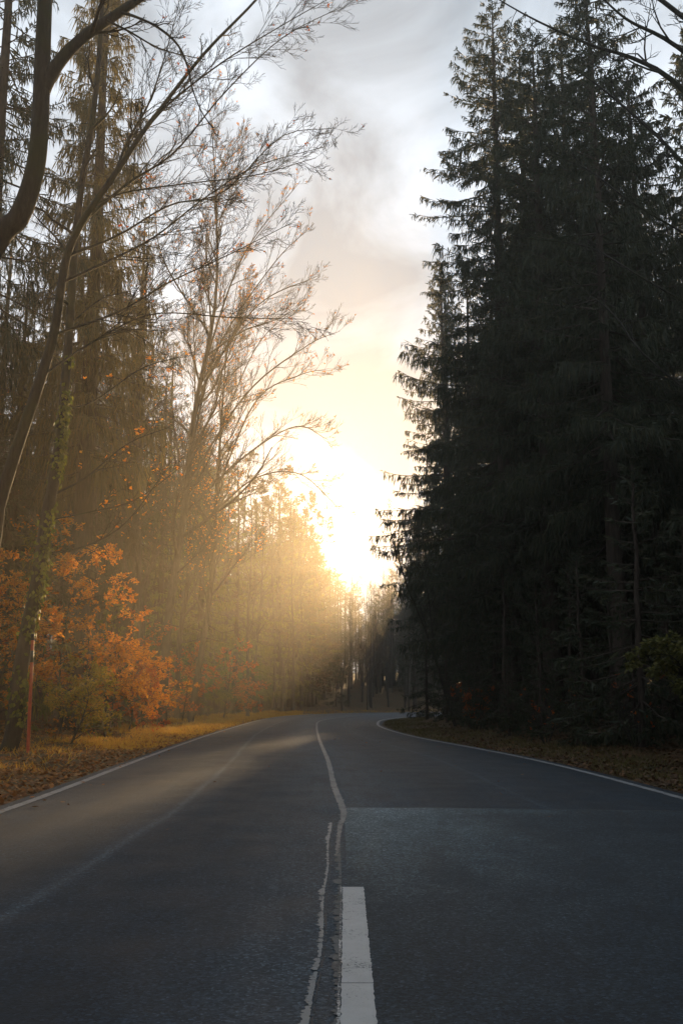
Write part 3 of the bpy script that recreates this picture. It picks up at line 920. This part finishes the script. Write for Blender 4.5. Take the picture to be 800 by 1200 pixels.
# ================================================================= LEFT BARE TREES
bt = [(-6.7, 38.0, 25.0, .20, 121, 'tallest bare tree of the left roadside clump, crown fanned against the bright sky', (.022, 0)),
      (-7.3, 36.2, 20.0, .15, 122, 'thinner bare tree just left of the tallest one in the roadside clump', (.0, .01)),
      (-6.2, 41.5, 19.0, .15, 123, 'bare tree of the roadside clump spreading farthest right over the road', (.06, 0)),
      (-7.2, 45.0, 20.0, .14, 124, 'bare tree behind the roadside clump with a few rusty leaves in its top', (.05, 0))]
fan = {121: [[(214, 520), (255, 410), (320, 310), (368, 262)], [(219, 430), (285, 300), (352, 212)], [(212, 580), (290, 460), (360, 405), (398, 388)], [(226, 330), (262, 245), (312, 185)],
             [(208, 610), (280, 540), (345, 500), (384, 515)], [(230, 265), (252, 205), (292, 165)], [(216, 470), (300, 360), (375, 322)], [(222, 380), (190, 300), (182, 220)]],
       123: [[(240, 560), (300, 470), (350, 440), (385, 432)], [(238, 600), (300, 560), (350, 555), (392, 590)], [(245, 500), (305, 400), (362, 352)]], 122: [], 124: []}
for (x, y, h, r0, sd, lb, tl) in bt:
    base = np.array(put(x, y))
    g = Grow(sd, up=.3, kids=(15, 10, 7, 6), spread=(.3, .78), shrink=(.32, .66), lean=(.15, 0, .08), maxlev=4, rmin=.0046, jitter=.15)
    r = g.r; zs = np.linspace(-.3, h, 7)
    xy = np.cumsum(r.normal(0, .010 * h, (7, 2)), 0); xy -= xy[0]; xy += np.outer(zs / h, np.array(tl) * h)
    trunk, tr_ = g.limb(np.c_[xy + base[:2], zs + base[2]], r0, .012, 1, 8, 22, 32, h * .34, .22)
    for pts in fan[sd]:
        pw = [at(px_, py_, y + i * .5) for i, (px_, py_) in enumerate(pts)]
        j = np.abs(trunk[:, 2] - pw[0][2]).argmin(); pw[0] = trunk[j]
        g.limb(pw, min(.055, tr_[j] * .7), .009, 2, 6, 20, 18, 3.2, .15)
    lf = MB(); g.leaves(lf, 3, .085, keep=.035 if sd != 123 else .10)
    finish('bare_tree', tuple(base), g, lb, 'tree', 'grey_bark', 'bare trees along the left verge', lf, .03, extra='orange_leaf')
bp_ = bare_tree(125, 17.0, .12, 'leafless tree among the stems of the left forest', put(-11.5, 33.0), 'bare trees in the left forest', kids=(12, 7, 6, 4), klen=6.0, start=.3, leaf_keep=.03, spread=(.35, .8))
k = tries = 0
while k < 90 and tries < 9000:
    tries += 1
    x, y = rs.uniform(-34, -7.6), rs.uniform(22, 88)
    if not free(x, y, 1.3) or road_d(x, y)[0] < 2.6: continue
    h = min(rs.uniform(12, 19), .42 * y + 2); s = h / 17
    copy_thing(bp_, put(x, y), rs.uniform(0, 6.28), (s, s), 'leafless tree among the stems of the left forest', 'bare trees in the left forest'); k += 1

# ================================================================= LEFT UNDERSTOREY
def sapling(seed, x, y, h, label, leaf, size, per, keep, arms=9, reach=1.9, name='beech_sapling', cat='sapling', group=None, flat=.35):
    g = Grow(seed, up=.05, kids=(8, 7, 5), spread=(.5, 1.0), shrink=(.3, .6), maxlev=3, rmin=.004, jitter=.14)
    r = g.r; base = np.array([x, y, gz(x, y)])
    tops = base + [r.normal(.3, .3), r.normal(0, .3), h]
    st = [base - [0, 0, .1], base * .65 + tops * .35 + r.normal(0, .1, 3), base * .3 + tops * .7 + r.normal(0, .1, 3), tops]
    P, R = g.limb(st, .035, .006, 2, 6, 20, 5, 1.0, .5)
    for q in range(arms):
        f = .14 + .84 * (q + r.random()) / arms
        p = P[int(f * (len(P) - 1))]
        a = r.uniform(0, 2 * PI); L = reach * (1.1 - .6 * f) * r.uniform(.7, 1.2)
        d = np.array([math.cos(a), math.sin(a), 0])
        g.limb([p, p + d * L * .5 + [0, 0, .22 * L], p + d * L + [0, 0, .2 * L]], .014, .004, 2, 5, 9, 10, .9, .2)
    lf = MB(); g.leaves(lf, per, size, flat=flat, hang=.15, keep=keep)
    return finish(name, put(x, y), g, label, cat, 'dark_bark', group, lf, .012, extra=leaf)


sapling(301, -7.0, 25.5, 4.9, 'large orange-leaved beech sapling just right of the ivy trunk', 'orange_leaf', .085, 5, .85, 15, 2.3)
sapling(302, -7.9, 23.6, 3.2, 'low orange beech sapling directly behind the red roadside pole', 'orange_leaf', .085, 6, .9, 10, 1.5)
sapling(303, -8.9, 22.6, 4.2, 'orange beech sapling at the left edge, left of the ivy trunk', 'orange_leaf', .09, 7, .9, 11, 1.9)
sapling(304, -6.6, 28.5, 3.4, 'orange beech sapling with sparser sprays behind the largest orange one', 'orange_leaf', .09, 5, .8, 10, 1.8)
sapling(305, -8.8, 28.5, 6.0, 'tall thin beech sapling with scattered orange leaves deep behind the ivy trunk', 'orange_leaf', .09, 4, .7, 14, 2.2)
sapling(306, -6.5, 33.5, 2.6, 'orange-red leaved bush by the left verge, right of the orange saplings', 'orange_leaf', .085, 6, .9, 10, 1.6, 'leafy_bush', 'bush')
sapling(307, -6.4, 30.5, 1.9, 'rusty low bush at the verge edge in front of the orange-red one', 'red_leaf', .08, 5, .85, 9, 1.2, 'leafy_bush', 'bush')
sapling(308, -6.7, 24.3, 1.7, 'yellow-green low bush under the largest orange sapling', 'yellow_leaf', .075, 6, .9, 9, 1.1, 'leafy_bush', 'bush')
sapling(309, -7.1, 36.5, 4.2, 'half-bare sapling with rusty leaves at the foot of the roadside clump', 'red_leaf', .09, 3, .6, 10, 1.9)
sapling(310, -6.1, 22.9, 1.2, 'small straw-yellow bush right of the red pole foot', 'yellow_leaf', .07, 5, .8, 8, .9, 'leafy_bush', 'bush')
sapling(312, -7.3, 27.8, 4.6, 'orange beech sapling with dense fine leaves, second row behind the largest orange one', 'orange_leaf', .08, 5, .85, 13, 2.0)
sapling(313, -6.25, 27.2, 2.7, 'bright low orange bush at the verge edge right of the yellow-green bush', 'orange_leaf', .075, 5, .85, 11, 1.5, 'leafy_bush', 'bush')
sapling(314, -8.3, 25.2, 3.8, 'fine-leaved orange sapling between the ivy trunk and the largest orange sapling', 'orange_leaf', .08, 5, .85, 12, 1.8)
sapling(315, -6.2, 31.8, 2.2, 'orange bush low by the golden verge grass, halfway to the bare roadside clump', 'orange_leaf', .08, 7, .95, 10, 1.4, 'leafy_bush', 'bush')
hz_b = sapling(311, -6.6, 42.0, 3.0, 'brownish half-leafed bush fading into haze along the left verge', 'red_leaf', .10, 4, .7, 10, 1.8, 'leafy_bush', 'bush', 'hazy bushes along the left verge')
for x, y in ((-7.2, 47.5), (-6.4, 55.0), (-8.4, 40.5), (-6.6, 61.5), (-9.2, 44.5), (-6.2, 70.0), (-9.5, 35.0), (-11, 29), (-10.6, 38.5)):
    s = rs.uniform(.8, 1.4)
    copy_thing(hz_b, put(x, y), rs.uniform(0, 6.28), (s, s), hz_b['label'], hz_b['group'])
make_spruce('young_spruce', 55, 'young yellow-green spruce sapling between the orange sapling and the roadside clump', 'needle_young', 'spruce', None, put(-7.3, 31.8), h=4.4, z0=.3, R=1.3, dens=1.2, hang=.3, lat=.08, dead=0, sides=6)
make_spruce('young_spruce', 56, 'slim young spruce with drooping light green twigs inside the orange leaves', 'needle_young', 'spruce', None, put(-8.3, 26.6), h=5.6, z0=.4, R=1.5, dens=1.0, hang=.45, lat=.09, dead=0, sides=6)

# ================================================================= FAR TREES BEYOND THE BEND
def clearing(x, y):
    """narrow rides through the far wood, where the low sun gets in"""
    off = x - (y - 95) * math.tan(math.radians(SUN_AZ))
    return next((q + 1 for q, (c, w_) in enumerate(RIDES) if abs(off - c) < w_), 0)


fa = bare_tree(131, 13.0, .11, 'hazy leafless tree in the far wood beyond the bend', put(4.5, 97.0), 'far bare trees beyond the bend', kids=(13, 8, 6), klen=5.0, start=.2, maxlev=3, spread=(.35, .8), name='far_bare_tree')
fs = make_spruce('far_spruce', 132, 'hazy pointed spruce in the far wood beyond the bend', 'needle', 'spruce', 'far spruces beyond the bend', put(10.5, 101.0), h=13.5, z0=2.2, R=2.1, dens=.7, hang=.5, lat=.2, dead=8, sides=6, width=1.3)
k = tries = 0
while k < 290 and tries < 16000:
    tries += 1
    x, y = (rs.uniform(-42, 52), rs.uniform(5, 20), rs.uniform(-7, 6.5), rs.uniform(-14, 6.5))[k % 4], 88 + 50 * rs.random() ** 1.3
    if not free(x, y, 1.25) or road_d(x, y)[0] < 2.5: continue
    in_ride = clearing(x, y)
    if in_ride and y < 117 and (in_ride == 2 or rs.random() < .93): continue
    el = rs.uniform(.100, .131) + (.03 if x < -4 else 0)
    if in_ride and y > 117: el = rs.uniform(.092, .112)
    h = max(min(1.1 + y * el - gz(x, y), 20), 4)
    if x > .075 * y and y < 103: continue
    c_ = x - (y - 95) * math.tan(math.radians(SUN_AZ))
    airy = 1.8 < c_ < 6.0 and y < 122
    if c_ > 6.2 and x > 4.0 and y > 100: h = rs.uniform(17, 22)  # heightened out of sight to keep sun off the air above the road
    if airy and rs.random() < .45: continue
    if x > .075 * y: h = rs.uniform(17, 22)            # extra height inside the far bend, added to shade the near air
    if k % 5 < 2 or in_ride or airy:
        s = h / 13; copy_thing(fa, put(x, y), rs.uniform(0, 6.28), (s, s), fa['label'], fa['group'])
    else:
        s = h / 13.5; copy_thing(fs, put(x, y), rs.uniform(0, 6.28), (max(s, .9) * rs.uniform(.9, 1.5), s), fs['label'], fs['group'])
    k += 1
k = tries = 0
while k < 60 and tries < 9000:                         # a denser back row closes the view at the end of the rides
    tries += 1
    x, y = rs.uniform(-1, 13), rs.uniform(119, 143)
    if not free(x, y, .9) or x - (y - 95) * .0875 < -1.2: continue
    low = x - (y - 95) * .0875 < 1.7
    if low and y < 128: continue
    h = 1.1 + y * (rs.uniform(.072, .088) if low else rs.uniform(.085, .112)) - gz(x, y)
    if k % 3 == 0:
        s = h / 13; copy_thing(fa, put(x, y), rs.uniform(0, 6.28), (s, s), fa['label'], fa['group'])
    else:
        s = h / 13.5; copy_thing(fs, put(x, y), rs.uniform(0, 6.28), (max(s, .9) * rs.uniform(1.1, 1.7), s), fs['label'], fs['group'])
    k += 1
for x, y, h in ((-3.9, 80.5, 16.0), (-5.2, 77.5, 17.5), (-3.5, 86.5, 15.0), (-4.9, 84.0, 16.5), (-4.2, 88.0, 15.0), (-6.3, 88.5, 16.5), (-6.0, 70.5, 16.5), (-5.8, 63.0, 16.0)):
    s = h / 13; copy_thing(fa, put(x, y), rs.uniform(0, 6.28), (s, s), 'slim hazy leafless tree on the outer edge of the far bend', 'bare trees along the outer bend')
fd = bare_tree(135, 15.0, .13, 'dense twiggy tree with withered brown leaves in the hazy wood left of the far gap', put(-4.0, 84.5), 'brown-leaved trees by the far bend', kids=(18, 9, 7, 5), klen=6.0, start=.16, maxlev=4, spread=(.35, .85), leaf_keep=.35, mat='brown_leaf', leaf_size=.12, name='brown_tree')
fd.scale = (1.1, 1.1, 1.15)
for x, y, h in ((-3.3, 92.0, 17.2), (-2.7, 102.0, 16.6), (-1.6, 113.5, 15.6), (.9, 133.0, 12.0), (2.6, 138.0, 11.5), (-4.6, 78.5, 17.0), (-5.9, 85.5, 19.0), (-5.2, 95.0, 18.6), (-4.6, 104.0, 18.0), (-6.8, 73.0, 17.5), (-7.8, 63.5, 17.5), (8.4, 126.0, 16.5)):
    s = h / 15; copy_thing(fd, put(x, y), rs.uniform(0, 6.28), (s * 1.15, s), fd['label'], fd['group'])
fb = sapling(320, -6.5, 91.0, 3.2, 'twiggy brown bush in the haze under the far wood beyond the bend', 'brown_leaf', .13, 4, .7, 12, 2.0, 'twiggy_bush', 'bush', 'bushes beyond the bend')
k = tries = 0
while k < 60 and tries < 6000:
    tries += 1
    x, y = rs.uniform(-14, 3), rs.uniform(82, 125)
    if not free(x, y, .9) or road_d(x, y)[0] < 1.2 or x - (y - 95) * .0875 > -2.6: continue
    s = rs.uniform(.9, 1.9)
    copy_thing(fb, put(x, y), rs.uniform(0, 6.28), (s * 1.1, s), fb['label'], fb['group']); k += 1
fy = make_spruce('young_spruce', 133, 'hazy low young spruce at the foot of the far wood beyond the bend', 'needle', 'spruce', 'young spruces beyond the bend', put(-0.5, 93.5), h=4.0, z0=.1, R=1.6, dens=1.0, hang=.3, lat=.14, dead=0, sides=5, width=1.4)
k = tries = 0
while k < 70 and tries < 6000:
    tries += 1
    x, y = rs.uniform(-40, 45), 86 + 40 * rs.random() ** 1.5
    if not free(x, y, 1.0) or road_d(x, y)[0] < 2.2 or clearing(x, y): continue
    s = rs.uniform(.6, 1.3)
    copy_thing(fy, put(x, y), rs.uniform(0, 6.28), (s * 1.2, s), fy['label'], fy['group']); k += 1

# ================================================================= RED SNOW POLE
px0, py0 = -6.0, 19.6
z0 = gz(px0, py0)
pole = empty('snow_pole', (px0, py0, z0))
tag(pole, 'thin red snow marker pole with black top on the left verge', 'marker pole')
pole.rotation_euler = (0, math.radians(-.8), 0)
mb = MB()
tubes(mb, [(0, 0, -.25), (0, 0, .6), (.004, 0, 1.3), (0, 0, 1.93)], [.032, .032, .031, .031], 14); mb.build('pole', M['pole_red'], pole, True)
mb = MB()
tubes(mb, [(0, 0, 1.93), (0, 0, 2.15)], [.0315, .0315], 14); mb.build('upper_band', M['pole_red'], pole, True)
mb = MB()
zs = [2.13, 2.132, 2.24, 2.255, 2.258]; rr = [.0, .035, .035, .03, .0]
tubes(mb, [(0, 0, z) for z in zs], rr, 14); mb.build('cap', M['pole_black'], pole)
mb = MB()
tubes(mb, [(0, 0, 1.70), (0, 0, 1.702), (0, 0, 1.93), (0, 0, 1.932)], [.0, .0335, .0335, .0], 14); mb.build('dark_band', M['pole_black'], pole)

# ================================================================= GRASS AND LITTER
def scatter(n, x0, x1, y0, y1, dmin, dmax, seed, pw=1.6):
    r = np.random.default_rng(seed)
    x = r.uniform(x0, x1, n); y = y0 + (y1 - y0) * r.random(n) ** pw
    d = road_d(x, y); k = (d > dmin) & (d < dmax)
    return x[k], y[k], d[k], r


def grass(name, mat, n, box, dmin, dmax, seed, hmin, hmax, label, pw=1.6, wide=1.0):
    x, y, d, r = scatter(n, *box, dmin, dmax, seed, pw)
    clump = np.sin(x * 3.1 + 1.7 * np.sin(y * 1.3)) + np.sin(y * 2.3 + x) + r.normal(0, .8, len(x))
    k = clump > -.2; x, y, d = x[k], y[k], d[k]
    z = ground_z(x, y) - .01
    N = len(x)
    mb_ = MB()
    blades(mb_, np.stack([x, y, z], -1), np.stack([r.normal(0, .55, N), r.normal(0, .55, N), np.ones(N)], -1), r.uniform(hmin, hmax, N) * (.6 + .4 * np.clip(d / 1.5, 0, 1)), r.uniform(.008, .02, N) * wide, np.stack([r.normal(size=N), r.normal(size=N), np.zeros(N)], -1), mid=.3)
    return tag(mb_.build(name, M[mat]), label, 'grass', kind='stuff')


grass('grass', 'dry_grass', 9000, (-8.5, -3, 12, 25), .9, 5, 40, .05, .2, 'sparse dry grass among the leaves near the red pole')
grass('grass', 'dry_grass', 34000, (-7.5, -3, 23, 36), .15, 2.6, 41, .04, .2, 'golden dry grass along the nearer left verge')
grass('grass', 'dry_grass', 110000, (-8, -3, 31, 80), .12, 3.0, 46, .05, .24, 'golden dry grass along the hazy left verge towards the bend', 1.0, 1.7)
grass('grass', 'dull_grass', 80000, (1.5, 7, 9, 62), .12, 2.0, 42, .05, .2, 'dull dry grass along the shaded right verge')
grass('grass', 'dry_grass', 30000, (-6, 22, 76, 100), .2, 3, 43, .08, .3, 'dry grass along the outer verge of the bend')
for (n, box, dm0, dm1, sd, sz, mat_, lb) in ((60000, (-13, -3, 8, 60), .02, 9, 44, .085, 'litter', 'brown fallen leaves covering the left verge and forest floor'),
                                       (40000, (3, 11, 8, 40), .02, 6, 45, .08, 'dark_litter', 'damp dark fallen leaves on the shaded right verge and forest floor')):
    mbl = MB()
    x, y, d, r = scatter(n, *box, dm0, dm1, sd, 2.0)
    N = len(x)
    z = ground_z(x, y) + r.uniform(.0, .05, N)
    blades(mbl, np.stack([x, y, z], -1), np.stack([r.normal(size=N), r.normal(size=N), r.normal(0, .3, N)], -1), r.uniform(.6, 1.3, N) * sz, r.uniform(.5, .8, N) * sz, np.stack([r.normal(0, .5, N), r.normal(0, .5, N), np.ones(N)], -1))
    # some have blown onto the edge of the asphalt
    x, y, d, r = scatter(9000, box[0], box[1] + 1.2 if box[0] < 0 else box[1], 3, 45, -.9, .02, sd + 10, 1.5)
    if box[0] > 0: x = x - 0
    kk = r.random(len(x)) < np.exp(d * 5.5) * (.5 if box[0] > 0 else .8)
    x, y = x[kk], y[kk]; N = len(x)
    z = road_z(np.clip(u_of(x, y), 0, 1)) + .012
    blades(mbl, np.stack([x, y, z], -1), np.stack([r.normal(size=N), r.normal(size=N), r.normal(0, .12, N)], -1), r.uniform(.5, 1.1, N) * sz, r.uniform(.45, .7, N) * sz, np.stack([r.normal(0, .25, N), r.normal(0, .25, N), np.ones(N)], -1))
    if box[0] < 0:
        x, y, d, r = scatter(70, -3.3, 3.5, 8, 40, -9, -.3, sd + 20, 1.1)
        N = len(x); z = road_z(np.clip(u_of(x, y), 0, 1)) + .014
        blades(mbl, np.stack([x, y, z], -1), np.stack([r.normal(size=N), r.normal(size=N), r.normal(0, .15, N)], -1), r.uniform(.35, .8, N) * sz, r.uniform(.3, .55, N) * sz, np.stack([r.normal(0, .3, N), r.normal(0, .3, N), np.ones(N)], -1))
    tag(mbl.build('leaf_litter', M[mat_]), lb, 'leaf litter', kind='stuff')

# ================================================================= HAZE
def box_faces(x0, x1, y0, y1, z0, z1):
    v = [(x, y, z) for z in (z0, z1) for y in (y0, y1) for x in (x0, x1)]
    f = [(0, 2, 3, 1), (4, 5, 7, 6), (0, 1, 5, 4), (2, 6, 7, 3), (0, 4, 6, 2), (1, 3, 7, 5)]
    m_ = MB(); m_.add(v, np.array(f)); return m_


hz = NT('haze')
pv = hz.n('ShaderNodeVolumePrincipled')
pv.inputs['Color'].default_value = (*HAZE_COL, 1)
pv.inputs['Density'].default_value = HAZE_DENSITY
pv.inputs['Anisotropy'].default_value = HAZE_G
pv.inputs['Density Attribute'].default_value = ''
hz.l(pv.outputs[0], hz.out.inputs['Volume'])
try:
    hz.m.cycles.homogeneous_volume = True
except Exception:
    pass
if HAZE_DENSITY > 0: tag(box_faces(-72, 72, -18, 154, -1.5, 30.0).build('haze', hz.m), 'thin golden morning haze over road and forest', 'haze', kind='stuff')

# ================================================================= SKY, SUN, CAMERA
az, el = math.radians(SUN_AZ), math.radians(SUN_EL)
w = bpy.data.worlds.new('World'); scene.world = w; w.use_nodes = True
nt = w.node_tree; nt.nodes.clear()
N_ = nt.nodes.new
sky = N_('ShaderNodeTexSky'); sky.sky_type = 'NISHITA'; sky.sun_disc = False
sky.sun_elevation = el; sky.sun_rotation = az; sky.air_density = 1.0; sky.dust_density = 2.0; sky.ozone_density = 1.0
tc = N_('ShaderNodeTexCoord')
mp = N_('ShaderNodeMapping'); mp.inputs['Scale'].default_value = (1.0, 1.0, 1.35); mp.inputs['Location'].default_value = (CLOUD_OFF[0], CLOUD_OFF[1], CLOUD_OFF[2])
nt.links.new(tc.outputs['Generated'], mp.inputs['Vector'])
no = N_('ShaderNodeTexNoise'); no.inputs['Scale'].default_value = 4.6; no.inputs['Detail'].default_value = 7; no.inputs['Roughness'].default_value = .52; no.inputs['Distortion'].default_value = .6
nt.links.new(mp.outputs[0], no.inputs['Vector'])
rp = N_('ShaderNodeValToRGB')
for e, (p, c) in zip(rp.color_ramp.elements, ((.40, .66), (.62, 1.28))):
    e.position = p; e.color = (c, c * .985, c * .965, 1)
nt.links.new(no.outputs['Fac'], rp.inputs[0])
mx = N_('ShaderNodeMix'); mx.data_type = 'RGBA'; mx.inputs[0].default_value = SKY_MIX
nt.links.new(sky.outputs[0], mx.inputs[6])
cc = N_('ShaderNodeMix'); cc.data_type = 'RGBA'; cc.blend_type = 'MULTIPLY'; cc.inputs[0].default_value = 1
cc.inputs[6].default_value = (*[c * CLOUD_LEVEL for c in CLOUD_COL], 1)
nt.links.new(rp.outputs[0], cc.inputs[7]); nt.links.new(cc.outputs[2], mx.inputs[7])
bg = N_('ShaderNodeBackground'); bg.inputs['Strength'].default_value = SKY_STRENGTH
nt.links.new(mx.outputs[2], bg.inputs['Color'])
wo = N_('ShaderNodeOutputWorld'); nt.links.new(bg.outputs[0], wo.inputs['Surface'])

sd_ = Vector((math.sin(az) * math.cos(el), math.cos(az) * math.cos(el), math.sin(el)))
sl = bpy.data.lights.new('sun', 'SUN'); sl.energy = SUN_E; sl.angle = math.radians(.5); sl.color = SUN_COL
so = bpy.data.objects.new('sun', sl); COL.objects.link(so)
so.rotation_euler = (-sd_).to_track_quat('-Z', 'Y').to_euler(); so.location = (0, 60, 60)

cam = bpy.data.cameras.new('camera'); co_ = bpy.data.objects.new('camera', cam); COL.objects.link(co_)
cam.sensor_fit = 'VERTICAL'; cam.sensor_height = 36; cam.lens = 36 * F / 1200
cam.clip_end = 2000; cam.clip_start = .05
co_.location = (0, 0, CAM_H); co_.rotation_euler = (PI / 2 + TILT, 0, 0)
scene.camera = co_

scene.view_settings.view_transform = 'Standard'; scene.view_settings.look = 'None'
scene.view_settings.exposure = EXPOSURE; scene.view_settings.gamma = 1; scene.view_settings.use_curve_mapping = False
cy = scene.cycles
cy.max_bounces = 6; cy.diffuse_bounces = 3; cy.glossy_bounces = 2; cy.transmission_bounces = 4; cy.volume_bounces = 0
cy.use_denoising = True; cy.use_adaptive_sampling = True; cy.adaptive_threshold = .01
cy.caustics_reflective = cy.caustics_refractive = False
